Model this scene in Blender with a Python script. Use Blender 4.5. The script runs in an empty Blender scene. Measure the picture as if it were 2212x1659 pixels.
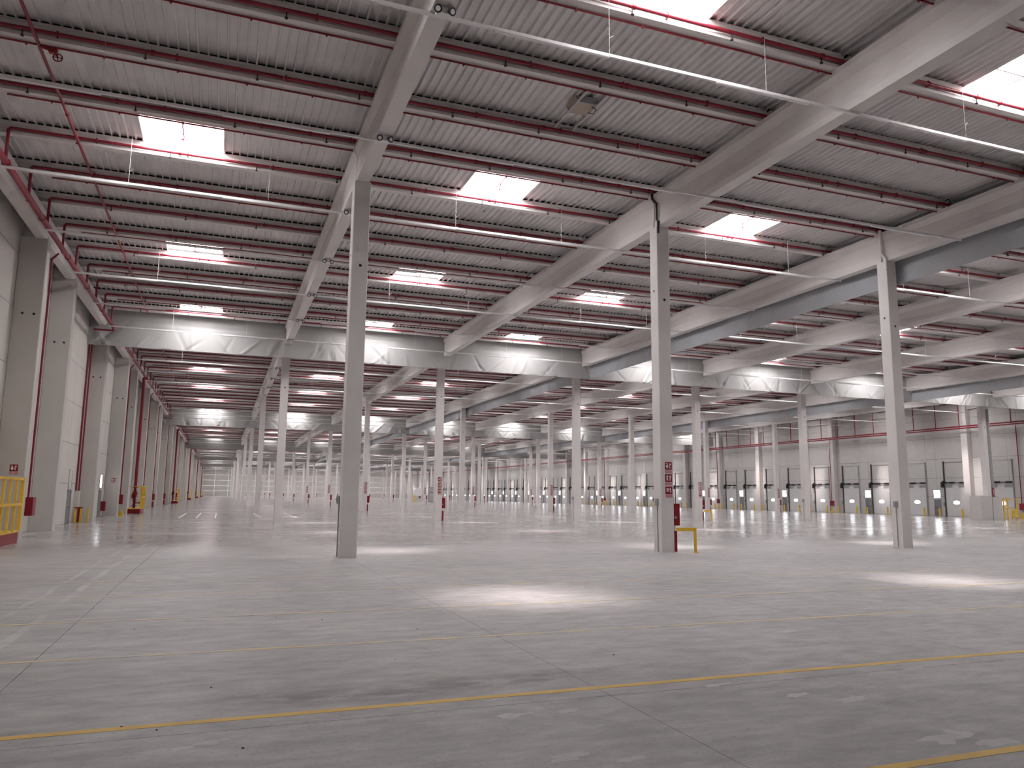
import bpy, math, random
from mathutils import Matrix, Vector
random.seed(7)
sc = bpy.context.scene
C = sc.collection

# ------------------------------------------------------------------ camera, sky, sun, exposure
F_PX, YAW, PITCH, ROLL, EYE = 1655.72, 0.3583617, 0.1438281, 0.0110337, 2.083
def cam_axes():
    cy, sy, cp, sp = math.cos(YAW), math.sin(YAW), math.cos(PITCH), math.sin(PITCH)
    f = Vector((sy*cp, cy*cp, sp)); r = Vector((cy, -sy, 0)); u = r.cross(f)
    return (math.cos(ROLL)*r + math.sin(ROLL)*u, -math.sin(ROLL)*r + math.cos(ROLL)*u, f)
cr, cu, cf = cam_axes()
cam = bpy.data.cameras.new('camera'); cam.sensor_fit = 'HORIZONTAL'; cam.sensor_width = 36
cam.lens = F_PX/2212*36; cam.clip_end = 900; cam.clip_start = 0.05
camo = bpy.data.objects.new('camera', cam); C.objects.link(camo)
m = Matrix((cr, cu, -cf)).transposed().to_4x4(); m.translation = (0, 0, EYE); camo.matrix_world = m
sc.camera = camo

w = bpy.data.worlds.new('sky'); sc.world = w; w.use_nodes = True
wb = w.node_tree.nodes['Background']; wb.inputs[0].default_value = (0.80, 0.88, 1.0, 1); wb.inputs[1].default_value = 2.5

SKY_PANE = 20.0          # radiance of the day-lit skylight panes
DOCK_PANE = 6.5
sun = bpy.data.lights.new('sun', 'SUN'); sun.energy = 16.0; sun.angle = math.radians(8); sun.color = (1, .90, .87)
suno = bpy.data.objects.new('sun', sun); C.objects.link(suno)
suno.location = (-40, 0, 70); suno.rotation_euler = Vector((8.2, 1.2, -15.0)).to_track_quat('-Z', 'Y').to_euler()

vs = sc.view_settings
vs.view_transform = 'Standard'; vs.look = 'None'; vs.exposure = 0.60; vs.gamma = 1.0; vs.use_curve_mapping = False
sc.cycles.use_denoising = True
sc.cycles.max_bounces = 4; sc.cycles.diffuse_bounces = 4; sc.cycles.glossy_bounces = 2
sc.cycles.use_adaptive_sampling = True; sc.cycles.adaptive_threshold = .10; sc.cycles.adaptive_min_samples = 16
sc.cycles.transparent_max_bounces = 8; sc.cycles.sample_clamp_indirect = 6

# ------------------------------------------------------------------ measures of the hall (metres)
XA, BAY, Y1, ROW = 3.98, 12.0, 25.60, 33.13
NL, NR = 7, 11                                    # column lines, column rows
XW, XD = -9.0, 87.5                               # left wall face, dock wall face
YB, YF = -8.0, 390.0                             # added unseen rear wall, far wall
ZBB, ZBT, ZD = 12.82, 14.20, 14.66                # beam underside, beam top, deck underside
P0, PP = 25.95, 3.40                              # first purlin, pitch
T0, TP = 15.55, 6.65                              # first light line, pitch
def colx(i): return XA + BAY*i
def rowy(j): return Y1 + ROW*j
def bays():                                       # (index, x0, x1)
    xs = [XW+.1] + [colx(i) for i in range(NL)] + [XD]
    return [(i, xs[i], xs[i+1]) for i in range(8)]
BAYS = bays()
ORD = ['zeroth','first','second','third','fourth','fifth','sixth','seventh','eighth','ninth','tenth','eleventh','twelfth','thirteenth','fourteenth','fifteenth','sixteenth','seventeenth','eighteenth','nineteenth','twentieth']
def nth(n):
    if n < 21: return ORD[n]
    t = ['', '', 'twenty', 'thirty', 'forty', 'fifty', 'sixty', 'seventy', 'eighty', 'ninety']
    if n >= 100: return 'hundred-and-' + nth(n-100) if n > 100 else 'hundredth'
    return t[n//10] + '-' + ORD[n % 10] if n % 10 else t[n//10][:-1] + 'ieth'
def bay_words(i):
    if i == 0: return 'between left wall and first beam'
    if i == 7: return 'between seventh beam and dock wall'
    return f'between {nth(i)} and {nth(i+1)} beams'
def purlin_words(k):
    return f'{nth(k+1)} past the nearest columns' if k >= 0 else f'{nth(-k)} before the nearest columns'

# ------------------------------------------------------------------ mesh helpers
class MB:
    def __init__(s): s.v = []; s.f = []; s.sm = []
    def add(s, vs, fs, sm=False):
        b = len(s.v); s.v += vs; s.f += [tuple(b+i for i in f) for f in fs]; s.sm += [sm]*len(fs); return s
    def box(s, x0, x1, y0, y1, z0, z1):
        return s.add([(x0,y0,z0),(x1,y0,z0),(x1,y1,z0),(x0,y1,z0),(x0,y0,z1),(x1,y0,z1),(x1,y1,z1),(x0,y1,z1)],
                     [(0,3,2,1),(4,5,6,7),(0,1,5,4),(1,2,6,5),(2,3,7,6),(3,0,4,7)])
    def cbox(s, x0, x1, y0, y1, z0, z1, c=.02):    # box with chamfered upright edges
        p = [(x0+c,y0),(x1-c,y0),(x1,y0+c),(x1,y1-c),(x1-c,y1),(x0+c,y1),(x0,y1-c),(x0,y0+c)]
        return s.prism(p, z0, z1)
    def prism(s, p, a0, a1, ax='z'):               # 2D outline swept along an axis
        def q(a, b, t): return {'z': (a,b,t), 'y': (a,t,b), 'x': (t,a,b)}[ax]
        n = len(p); vs = [q(a,b,a0) for a,b in p] + [q(a,b,a1) for a,b in p]
        fs = [(i,(i+1)%n,n+(i+1)%n,n+i) for i in range(n)] + [tuple(range(n))[::-1], tuple(range(n,2*n))]
        return s.add(vs, fs)
    def cyl(s, p0, p1, r, n=10, r2=None):
        p0, p1 = Vector(p0), Vector(p1); d = (p1-p0).normalized(); r2 = r if r2 is None else r2
        u = d.orthogonal().normalized(); t = d.cross(u)
        vs = []
        for p, rr in ((p0, r), (p1, r2)):
            vs += [tuple(p + rr*(math.cos(2*math.pi*i/n)*u + math.sin(2*math.pi*i/n)*t)) for i in range(n)]
        s.add(vs, [(i,(i+1)%n,n+(i+1)%n,n+i) for i in range(n)], True)
        return s.add(vs, [tuple(range(n))[::-1], tuple(range(n,2*n))])
    def path(s, pts, r, n=8):
        for a, b in zip(pts, pts[1:]): s.cyl(a, b, r, n)
        for p in pts[1:-1]: s.ball(p, r*1.12, 6, 4)
        return s
    def ball(s, c, r, n=8, m=5):
        vs = []; fs = []
        for j in range(m+1):
            th = math.pi*j/m
            for i in range(n):
                a = 2*math.pi*i/n; vs.append((c[0]+r*math.sin(th)*math.cos(a), c[1]+r*math.sin(th)*math.sin(a), c[2]+r*math.cos(th)))
        for j in range(m):
            for i in range(n): fs.append((j*n+i, j*n+(i+1)%n, (j+1)*n+(i+1)%n, (j+1)*n+i))
        return s.add(vs, fs, True)
    def ring(s, c, R, r, ax='y', n=14, k=6):
        vs = []; fs = []
        for i in range(n):
            a = 2*math.pi*i/n
            for j in range(k):
                b = 2*math.pi*j/k; rr = R + r*math.cos(b); h = r*math.sin(b); x, y = rr*math.cos(a), rr*math.sin(a)
                vs.append({'y': (c[0]+x, c[1]+h, c[2]+y), 'x': (c[0]+h, c[1]+x, c[2]+y), 'z': (c[0]+x, c[1]+y, c[2]+h)}[ax])
        for i in range(n):
            for j in range(k): fs.append((i*k+j, i*k+(j+1)%k, ((i+1)%n)*k+(j+1)%k, ((i+1)%n)*k+j))
        return s.add(vs, fs, True)
    def mesh(s, name, mat):
        me = bpy.data.meshes.new(name); me.from_pydata(s.v, [], s.f)
        me.polygons.foreach_set('use_smooth', s.sm); me.materials.append(mat); me.update(); return me
def obj(name, me, parent=None, loc=(0,0,0), rz=0):
    o = bpy.data.objects.new(name, me); C.objects.link(o); o.location = loc
    if rz: o.rotation_euler.z = rz
    if parent is not None: o.parent = parent
    return o
def tag(o, label=None, cat=None, group=None, kind=None):
    if label: o['label'] = label
    if cat: o['category'] = cat
    if group: o['group'] = group
    if kind: o['kind'] = kind
    return o
def empty(name, loc=(0,0,0), rz=0):
    o = bpy.data.objects.new(name, None); C.objects.link(o); o.location = loc; o.rotation_euler.z = rz
    o.empty_display_size = .2; return o
def copy_tree(o, parent=None, loc=None):
    c = o.copy(); C.objects.link(c); c.parent = parent
    if loc is not None: c.location = loc
    for ch in o.children: copy_tree(ch, c)
    return c

# ------------------------------------------------------------------ materials
def mat(name, col, rough=.6, metal=0, var=.06, scale=1.5, spec=.4, bump=0, bscale=30, stretch=(1,1,1)):
    m = bpy.data.materials.new(name); m.use_nodes = True; nt = m.node_tree; n = nt.nodes; l = nt.links
    b = n['Principled BSDF']; b.inputs['Roughness'].default_value = rough; b.inputs['Metallic'].default_value = metal
    b.inputs['Specular IOR Level'].default_value = spec
    g = n.new('ShaderNodeNewGeometry'); mp = n.new('ShaderNodeMapping'); mp.inputs['Scale'].default_value = stretch
    l.new(g.outputs['Position'], mp.inputs['Vector'])
    t = n.new('ShaderNodeTexNoise'); t.inputs['Scale'].default_value = scale; t.inputs['Detail'].default_value = 2
    l.new(mp.outputs[0], t.inputs['Vector'])
    r = n.new('ShaderNodeValToRGB'); r.color_ramp.elements[0].position = .3; r.color_ramp.elements[1].position = .7
    r.color_ramp.elements[0].color = tuple(c*(1-var) for c in col) + (1,); r.color_ramp.elements[1].color = tuple(min(1, c*(1+var)) for c in col) + (1,)
    l.new(t.outputs['Fac'], r.inputs['Fac']); l.new(r.outputs['Color'], b.inputs['Base Color'])
    if bump:
        t2 = n.new('ShaderNodeTexNoise'); t2.inputs['Scale'].default_value = bscale; l.new(g.outputs['Position'], t2.inputs['Vector'])
        bp = n.new('ShaderNodeBump'); bp.inputs['Strength'].default_value = bump; bp.inputs['Distance'].default_value = .02
        l.new(t2.outputs['Fac'], bp.inputs['Height']); l.new(bp.outputs[0], b.inputs['Normal'])
    return m
def emit(name, col, st, clear=0):
    m = bpy.data.materials.new(name); m.use_nodes = True; nt = m.node_tree; nt.nodes.clear()
    o = nt.nodes.new('ShaderNodeOutputMaterial'); e = nt.nodes.new('ShaderNodeEmission')
    e.inputs[0].default_value = col + (1,); e.inputs[1].default_value = st
    if clear:
        t = nt.nodes.new('ShaderNodeBsdfTransparent'); mx = nt.nodes.new('ShaderNodeMixShader'); mx.inputs[0].default_value = clear
        nt.links.new(e.outputs[0], mx.inputs[1]); nt.links.new(t.outputs[0], mx.inputs[2]); nt.links.new(mx.outputs[0], o.inputs[0])
    else: nt.links.new(e.outputs[0], o.inputs[0])
    return m
M = {}
M['concrete'] = mat('pale precast concrete', (.70,.665,.65), .75, var=.05, scale=.7)
M['wall'] = mat('painted concrete wall panel', (.60,.565,.53), .8, var=.05, scale=.5)
M['pilaster'] = mat('wall pilaster concrete', (.55,.52,.49), .8, var=.05, scale=.5)
M['dockwall'] = mat('pale sandwich wall panel', (.55,.53,.515), .6, var=.03)
M['deck'] = mat('galvanised roof deck', (.74,.71,.71), .55, var=.05, scale=1.2)
M['red'] = mat('red pipe enamel', (.245,.019,.034), .38, var=.1)
M['darkred'] = mat('dark red cabinet enamel', (.24,.008,.016), .4, var=.08)
M['yellow'] = mat('safety yellow paint', (.80,.50,.05), .45, var=.06)
M['white'] = mat('white coated metal', (.78,.76,.76), .4, var=.02)
M['grey'] = mat('grey coated metal', (.36,.36,.37), .45, var=.04)
M['black'] = mat('black metal', (.03,.025,.025), .5, var=.05)
M['railgrey'] = mat('dark grey rail', (.085,.08,.08), .5)
M['steel'] = mat('galvanised steel', (.45,.43,.43), .45, metal=.3)
M['wire'] = mat('steel wire', (.72,.70,.70), .5)
M['curtain'] = mat('grey smoke curtain fabric', (.40,.39,.385), .7, var=.05, scale=.8, bump=.12, bscale=4)
M['curtain_bluelight'] = mat('blue grey smoke curtain fabric', (.405,.415,.44), .65, var=.05, scale=.8, bump=.08, bscale=4)  # same fabric as the cross curtains, bluish skylight put into the colour
M['doorleaf'] = mat('dock door leaf', (.66,.65,.65), .45, var=.03)
M['dockgrey'] = mat('grey door header', (.34,.34,.345), .5)
M['doorgrey'] = mat('blue grey steel door', (.20,.21,.24), .45)
M['signwhite'] = mat('sign white print', (.80,.74,.74), .5, var=.02)
M['signpink'] = mat('sign text strip', (.55,.25,.28), .5, var=.3, scale=40)
M['beige'] = mat('beige box', (.42,.35,.28), .6)
M['joint'] = mat('floor joint filler', (.16,.15,.145), .8)
M['void'] = mat('dark recess', (.015,.013,.013), .9)
M['pane'] = emit('daylight skylight pane', (1, .972, .975), SKY_PANE, .25)
M['dockpane'] = emit('daylight door pane', (.93, .96, 1), DOCK_PANE)
M['pane'].cycles.emission_sampling = 'FRONT'; M['dockpane'].cycles.emission_sampling = 'NONE'

def floor_mat():
    m = bpy.data.materials.new('worn polished concrete'); m.use_nodes = True; nt = m.node_tree; n = nt.nodes; l = nt.links
    b = n['Principled BSDF']; g = n.new('ShaderNodeNewGeometry'); sp = n.new('ShaderNodeSeparateXYZ'); l.new(g.outputs['Position'], sp.inputs[0])
    def noise(scale, det=6, stretch=(1,1,1), rough=.6, dist=0):
        mp = n.new('ShaderNodeMapping'); mp.inputs['Scale'].default_value = stretch; l.new(g.outputs['Position'], mp.inputs[0])
        t = n.new('ShaderNodeTexNoise'); t.inputs['Scale'].default_value = scale; t.inputs['Detail'].default_value = det
        t.inputs['Roughness'].default_value = rough; t.inputs['Distortion'].default_value = dist; l.new(mp.outputs[0], t.inputs['Vector']); return t.outputs['Fac']
    def ramp(f, a, b_, ca, cb):
        r = n.new('ShaderNodeValToRGB'); e = r.color_ramp.elements; e[0].position = a; e[1].position = b_
        e[0].color = (*ca, 1) if len(ca) == 3 else ca; e[1].color = (*cb, 1); l.new(f, r.inputs[0]); return r.outputs[0]
    def mathn(op, a, b_=None, clamp=False):
        x = n.new('ShaderNodeMath'); x.operation = op; x.use_clamp = clamp
        for i, v in enumerate((a, b_)):
            if v is None: continue
            if isinstance(v, (int, float)): x.inputs[i].default_value = v
            else: l.new(v, x.inputs[i])
        return x.outputs[0]
    def mix(f, a, b_, mode='MIX'):
        x = n.new('ShaderNodeMix'); x.data_type = 'RGBA'; x.blend_type = mode
        if isinstance(f, (int, float)): x.inputs[0].default_value = f
        else: l.new(f, x.inputs[0])
        for i, v in ((6, a), (7, b_)):
            if isinstance(v, tuple): x.inputs[i].default_value = (*v, 1)
            else: l.new(v, x.inputs[i])
        return x.outputs[2]
    base = ramp(noise(.22, 5, (1, 1, 1), .68), .34, .68, (.345,.328,.326), (.465,.442,.440))
    fine = ramp(noise(2.2, 4, (.7, 1.6, 1), .7), .32, .70, (.74,.735,.735), (1.12,1.12,1.12))
    col = mix(1.0, base, fine, 'MULTIPLY')
    streak = ramp(noise(.8, 4, (.25, 1.6, 1), .7), .56, .72, (0,0,0), (1,1,1))        # pale wiped dust
    col = mix(mathn('MULTIPLY', streak, .32), col, (.60,.575,.57))
    speck = ramp(noise(26, 0), .70, .74, (0,0,0), (1,1,1)); col = mix(mathn('MULTIPLY', speck, .35), col, (.20,.19,.19))
    # dark oily band near the second painted line
    yb = mathn('SUBTRACT', sp.outputs['Y'], mathn('MULTIPLY', noise(.9, 2), .9)); yb = mathn('ABSOLUTE', mathn('SUBTRACT', yb, 8.05))
    band = mathn('SUBTRACT', 1, mathn('MULTIPLY', yb, 1.9), True)
    xb = mathn('SUBTRACT', 1, mathn('MULTIPLY', mathn('ABSOLUTE', mathn('SUBTRACT', sp.outputs['X'], 2.2)), .38), True)
    blot = ramp(noise(2.6, 3, (.7, 1.5, 1)), .36, .56, (0,0,0), (1,1,1))
    col = mix(mathn('MULTIPLY', mathn('MULTIPLY', band, mathn('MINIMUM', mathn('MULTIPLY', xb, 2), 1)), mathn('MULTIPLY', blot, .95)), col, (.17,.155,.15))
    # pale scraped tracks running down the left aisle
    wob = mathn('MULTIPLY', mathn('SUBTRACT', noise(.5, 2), .5), .25); brk = ramp(noise(1.2, 3, (1, .5, 1)), .40, .60, (0,0,0), (1,1,1))
    for x0, wd in ((-2.66, .07), (-3.18, .05)):
        xx = mathn('ADD', sp.outputs['X'], wob)
        t = mathn('LESS_THAN', mathn('ABSOLUTE', mathn('SUBTRACT', xx, x0)), wd)
        t = mathn('MULTIPLY', t, brk)
        t = mathn('MULTIPLY', t, mathn('LESS_THAN', sp.outputs['Y'], 34))
        col = mix(mathn('MULTIPLY', t, .45), col, (.62,.60,.59))
    l.new(col, b.inputs['Base Color'])
    # dusty matt near aisle, buffed floor beyond the first column row
    rough_n = noise(.5, 4, (.4,1,1))
    far = n.new('ShaderNodeMapRange'); far.inputs['From Min'].default_value = 26; far.inputs['From Max'].default_value = 38
    l.new(mathn('ADD', sp.outputs['Y'], mathn('MULTIPLY', rough_n, 5)), far.inputs['Value'])
    rr = n.new('ShaderNodeMapRange'); rr.inputs['To Min'].default_value = .06; rr.inputs['To Max'].default_value = .30; l.new(rough_n, rr.inputs['Value'])
    rn = n.new('ShaderNodeMapRange'); rn.inputs['To Min'].default_value = .42; rn.inputs['To Max'].default_value = .62; l.new(rough_n, rn.inputs['Value'])
    mr = n.new('ShaderNodeMix'); l.new(far.outputs[0], mr.inputs[0]); l.new(rn.outputs[0], mr.inputs[2]); l.new(rr.outputs[0], mr.inputs[3])
    l.new(mr.outputs[0], b.inputs['Roughness']); b.inputs['Specular IOR Level'].default_value = .36
    bp = n.new('ShaderNodeBump'); bp.inputs['Strength'].default_value = .02; bp.inputs['Distance'].default_value = .05
    l.new(noise(1.3, 1, (.5, 1.6, 1)), bp.inputs['Height']); l.new(bp.outputs[0], b.inputs['Normal'])
    return m
M['floor'] = floor_mat()
def worn_paint(name, col, keep=.5):
    m = mat(name, col, .55, var=.10, scale=3); nt = m.node_tree; n = nt.nodes; l = nt.links; b = n['Principled BSDF']
    src = b.inputs['Base Color'].links[0].from_socket
    g = n.new('ShaderNodeNewGeometry'); t = n.new('ShaderNodeTexNoise'); t.inputs['Scale'].default_value = 1.1; t.inputs['Detail'].default_value = 9; t.inputs['Roughness'].default_value = .75
    l.new(g.outputs['Position'], t.inputs['Vector'])
    r = n.new('ShaderNodeValToRGB'); r.color_ramp.elements[0].position = keep; r.color_ramp.elements[1].position = keep+.12; l.new(t.outputs['Fac'], r.inputs[0])
    x = n.new('ShaderNodeMix'); x.data_type = 'RGBA'; l.new(r.outputs[0], x.inputs[0]); l.new(src, x.inputs[6]); x.inputs[7].default_value = (.43,.40,.37,1)
    l.new(x.outputs[2], b.inputs['Base Color']); return m
M['lineyellow'] = worn_paint('worn yellow floor paint', (.66,.43,.10), .60)
M['lineyellow2'] = worn_paint('faded yellow floor paint', (.58,.47,.27), .46)
M['linewhite'] = worn_paint('white floor paint', (.66,.65,.64), .62)
def flakes(name):
    m = worn_paint(name, (.475,.455,.45), .50)
    for nd_ in m.node_tree.nodes:
        if nd_.type == 'TEX_NOISE' and abs(nd_.inputs['Scale'].default_value-1.1) < .01: nd_.inputs['Scale'].default_value = 6
        if nd_.type == 'MIX': nd_.inputs[7].default_value = (.395,.377,.374,1)
    return m
M['residue'] = flakes('paint residue')

# ------------------------------------------------------------------ setting: floor
SX, SY, GAP = 6.0, ROW/5, .0038
floor = tag(obj('floor', MB().box(XW-.3, XD+.3, YB, YF, -.40, -.02).mesh('floor', M['joint'])), 'grey worn concrete warehouse floor cut into large slabs', 'floor', kind='structure')
slab_me = MB().box(-SX/2+GAP, SX/2-GAP, -SY/2+GAP, SY/2-GAP, -.02, 0).mesh('slab', M['floor'])
near = []; rest = MB()
x0s = XA - SX*3
for a in range(-1, 18):
    for b in range(-8, 60):
        cx = x0s + SX*a + SX/2; cy = 7.56 + SY*b + SY/2
        l, r_, f_, k_ = max(cx-SX/2, XW-.3), min(cx+SX/2, XD+.3), max(cy-SY/2, YB), min(cy+SY/2, YF)
        if r_ - l < .2 or k_ - f_ < .2: continue
        d = Vector((cx, cy, -EYE)); dd = d.dot(cf); inview = dd > 0 and abs(d.dot(cr))/dd < .80
        full = abs(r_-l-SX) < .01 and abs(k_-f_-SY) < .01
        near.append((0 if (inview and full) else 1, d.length, cx, cy, l, r_, f_, k_))
near.sort()
for n_, (flag, d, cx, cy, l, r_, f_, k_) in enumerate(near):
    if n_ < 280 and flag == 0: obj('slab', slab_me, floor, (cx, cy, 0))
    else: rest.box(l+GAP, r_-GAP, f_+GAP, k_-GAP, -.02, 0)
tag(obj('slab_field', rest.mesh('slab_field', M['floor']), floor), kind='stuff')

# ------------------------------------------------------------------ setting: roof deck and skylights
KMIN, KMAX, KIND = -10, 106, range(-7, 30)
SKW = 1.375
roof = MB()
for k in range(KMIN, KMAX+1):
    y0, y1 = P0+PP*k+.15, P0+PP*(k+1)+.15
    y0 = YB-.3 if k == KMIN else y0; y1 = YF+.3 if k == KMAX else y1
    if k % 4 or k < -4: roof.box(XW-.4, XD+.4, y0, y1, ZD+.12, ZD+.30)
    else:
        e = XW-.4
        for i, a, b in BAYS:
            c = (max(a, -8.0)+b)/2 if i else -2.02
            roof.box(e, c-SKW, y0, y1, ZD+.12, ZD+.30); e = c+SKW
            roof.box(c-SKW, c+SKW, y0, y0+.17, ZD+.02, ZD+.30); roof.box(c-SKW, c+SKW, y1-.17, y1, ZD+.02, ZD+.30)
        roof.box(e, XD+.4, y0, y1, ZD+.12, ZD+.30)
ceiling = tag(obj('ceiling', roof.mesh('ceiling', M['deck'])), 'grey trapezoidal steel roof deck laid across concrete purlins', 'ceiling', kind='structure')
PITCH_R = BAY/45
def ribs(mb, x0, x1, y0, y1):
    n = max(1, round((x1-x0)/PITCH_R)); p = (x1-x0)/n; prof = []
    for i in range(n):
        a = x0+p*i
        prof += [(a, 0), (a+.10*p, 0), (a+.19*p, .10), (a+.91*p, .10)]
    prof.append((x1, 0)); vs = []; fs = []
    for q, (x, z) in enumerate(prof):
        vs += [(x, y0, ZD+z), (x, y1, ZD+z)]
        if q: fs.append((2*q-2, 2*q-1, 2*q+1, 2*q))
    mb.add(vs, fs)
def sheet(mb, i, k, flat=False):
    _, a, b = BAYS[i]; y0, y1 = P0+PP*k+.15, P0+PP*(k+1)+.15
    parts = [(a, b)]
    if k % 4 == 0 and k >= -4:
        c = (a+b)/2 if i else -2.02; parts = [(a, c-SKW), (c+SKW, b)]
    for u, v in parts:
        if flat: mb.add([(u,y0,ZD),(v,y0,ZD),(v,y1,ZD),(u,y1,ZD)], [(3,2,1,0)])
        else: ribs(mb, u, v, y0, y1)
cache = {}; far_deck = MB()
for k in range(KMIN, KMAX+1):
    for i in range(8):
        if k in KIND:
            key = (i, k % 4 == 0)
            if key not in cache:
                mb = MB(); sheet(mb, i, 0 if key[1] else 1); cache[key] = mb.mesh('deck_sheet', M['deck'])
            o = obj('deck_sheet', cache[key], ceiling, (0, PP*(k-(0 if key[1] else 1)), 0))
        elif -9 <= k < 50: sheet(far_deck, i, k)
        else: sheet(far_deck, i, k, True)
tag(obj('deck_field', far_deck.mesh('deck_field', M['deck']), ceiling), kind='stuff')

curb = MB(); L_ = PP-.30
for s in (-1, 1):
    curb.box(s*SKW-.02, s*SKW+.02, .30, .30+L_, ZD-.02, ZD+.20)
    yy = .30 if s < 0 else .30+L_
    curb.box(-SKW, SKW, yy-.02, yy+.02, ZD-.02, ZD+.20)
curb_me = curb.mesh('curb', M['white'])
pane_me = {}
for s in (-1, 1):
    z = ZD+.17
    pane_me[s] = MB().add([(0,.3,z),(s*SKW,.3,z),(s*SKW,.3+L_,z),(0,.3+L_,z)], [(0,1,2,3)] if s < 0 else [(3,2,1,0)]).mesh('pane', M['pane'])
bar_me = MB().box(-.03, .03, .3, .3+L_, ZD+.10, ZD+.17).box(-SKW, SKW, 2.35, 2.39, ZD+.02, ZD+.05).mesh('glazing_bar', M['steel'])
fit_me = MB().cyl((0, 2.35, ZD+.02), (0, 1.45, ZD+.12), .022, 6).cyl((0, 2.37, ZD+.08), (0, 2.37, ZD-.14), .035, 6).ball((0, 2.37, ZD-.15), .05).mesh('vent_opener', M['red'])
n_win = 0
for k in range(-4, KMAX+1, 4):
    for i, a, b in BAYS:
        c = (a+b)/2 if i else -2.02; n_win += 1
        o = obj(f'window_{n_win}', curb_me, None, (c, P0+PP*k, 0))
        tag(o, f'white glowing roof skylight {bay_words(i)}, ' + (f'purlin gap {purlin_words(k)}'), 'skylight', 'roof skylights', 'structure')
        for s in (-1, 1): obj('pane', pane_me[s], o)
        if k < 40:
            obj('glazing_bar', bar_me, o); obj('vent_opener', fit_me, o)

# ------------------------------------------------------------------ setting: walls
# left wall: pilasters repeat three per column row
PIL = sorted([y+ROW*n for y in (38.3, 45.3, 58.5) for n in range(-2, 11)])
PIL = [y for y in PIL if 2 < y < YF-2]
wl = tag(obj('wall_left', MB().box(XW-.45, XW-.10, YB, YF, -.02, ZD+.2).mesh('wall_left', M['void'])), 'tall beige concrete panel wall with deep pilasters', 'wall', kind='structure')
pil_me = MB().cbox(-1.1, 0, 0, .62, 0, 13.2, .03).mesh('pilaster', M['pilaster'])
hole_me = MB().cyl((0,-.006,0), (0,.02,0), .055, 10).mesh('inset_hole', M['void'])
rest = MB()
for y in PIL:
    if y < 200:
        p = obj('pilaster', pil_me, wl, (-7.9, y, 0))
        for dx in (-.72, -.28): obj('inset_hole', hole_me, p, (dx, 0, 9.75))
    else: rest.cbox(-9.0, -7.9, y, y+.62, 0, 13.2, .03)
ZP = [0, 2.5, 5.0, 7.5, 10.0, 12.4, ZD]
edges = [YB] + PIL + [YF]; J = .012
pcache = {}
for a, b in zip(edges, edges[1:]):
    a2 = a+.3 if a != YB else a; b2 = b+.3 if b != YF else b
    n = max(1, round((b2-a2)/4.4)); wdt = (b2-a2)/n
    for q in range(n):
        for z0, z1 in zip(ZP, ZP[1:]):
            u, v = a2+wdt*q, a2+wdt*(q+1)
            if 8 < a < 112:
                key = (round(wdt, 3), z0)
                if key not in pcache: pcache[key] = MB().box(-.10, 0, J, wdt-J, z0+J, z1-J).mesh('wall_panel', M['wall'])
                obj('wall_panel', pcache[key], wl, (XW, u, 0))
            else: rest.box(XW-.10, XW, u+J, v-J, z0+J, z1-J)
for y0, y1 in zip([YB]+PIL, PIL+[YF]):          # edge beam carrying the purlin ends
    me = MB().prism([(-8.40,13.2),(-8.03,13.2),(-7.92,13.32),(-7.92,ZBT),(-8.40,ZBT)], y0+.20, y1+.12, 'y').mesh('edge_beam', M['concrete'])
    obj('edge_beam', me, wl)
tag(obj('panel_field', rest.mesh('panel_field', M['wall']), wl), kind='stuff')

# dock wall
DP = [58.6, 70.0, 81.35, 92.67, 98.5, 110.0] + [121.3+11.35*n for n in range(24)]
DP = [47.3, 36.0, 24.7, 13.4] + [y for y in DP if y < YF-3]; DP.sort()
wr = tag(obj('wall_right', MB().box(XD+.10, XD+.45, YB, YF, -.02, ZD+.2).mesh('wall_right', M['void'])), 'pale panel wall lined with dock doors', 'wall', kind='structure')
dpil_me = MB().cbox(0, .75, -.45, .45, 0, ZD, .03).mesh('pilaster', M['concrete'])
rest = MB(); pcache = {}
for y in DP:
    if 30 < y < 260: obj('pilaster', dpil_me, wr, (XD-.75, y, 0))
    else: rest.cbox(XD-.75, XD, y-.45, y+.45, 0, ZD, .03)
ZR = [0, 2.45, 4.86, 7.33, 10.05, 12.4, ZD]
ed = [YB] + DP + [YF]
for a, b in zip(ed, ed[1:]):
    if b-a > 9 and b-a < 13: cuts = [a, (a+b)/2-.72, (a+b)/2+.72, b]
    else: n = max(1, round((b-a)/6)); cuts = [a+(b-a)*q/n for q in range(n+1)]
    for u, v in zip(cuts, cuts[1:]):
        for z0, z1 in zip(ZR, ZR[1:]):
            if 40 < a < 170:
                key = (round(v-u, 3), z0)
                if key not in pcache: pcache[key] = MB().box(0, .10, J, v-u-J, z0+J, z1-J).mesh('wall_panel', M['dockwall'])
                obj('wall_panel', pcache[key], wr, (XD, u, 0))
            else: rest.box(XD, XD+.10, u+J, v-J, z0+J, z1-J)
rest.box(XD-.45, XD, YB, YF, 13.4, ZBT)
tag(obj('panel_field', rest.mesh('panel_field', M['dockwall']), wr), kind='stuff')
wb_ = MB(); wf = MB()
for q in range(16):
    for z0, z1 in zip(ZP, ZP[1:]):
        u = XW + (XD-XW)/16*q; v = u+(XD-XW)/16
        wf.box(u+J, v-J, YF, YF+.2, z0+J, z1-J); wb_.box(u+J, v-J, YB-.2, YB, z0+J, z1-J)
tag(obj('wall_far', wf.mesh('wall_far', M['wall'])), 'distant beige end wall of the hall', 'wall', kind='structure')
tag(obj('wall_rear_added', wb_.mesh('wall_rear_added', M['wall'])), 'added unseen wall behind the viewer that dims the foreground', 'wall', kind='structure')  # unseen wall, added to keep sky light out and darken the near floor

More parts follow.
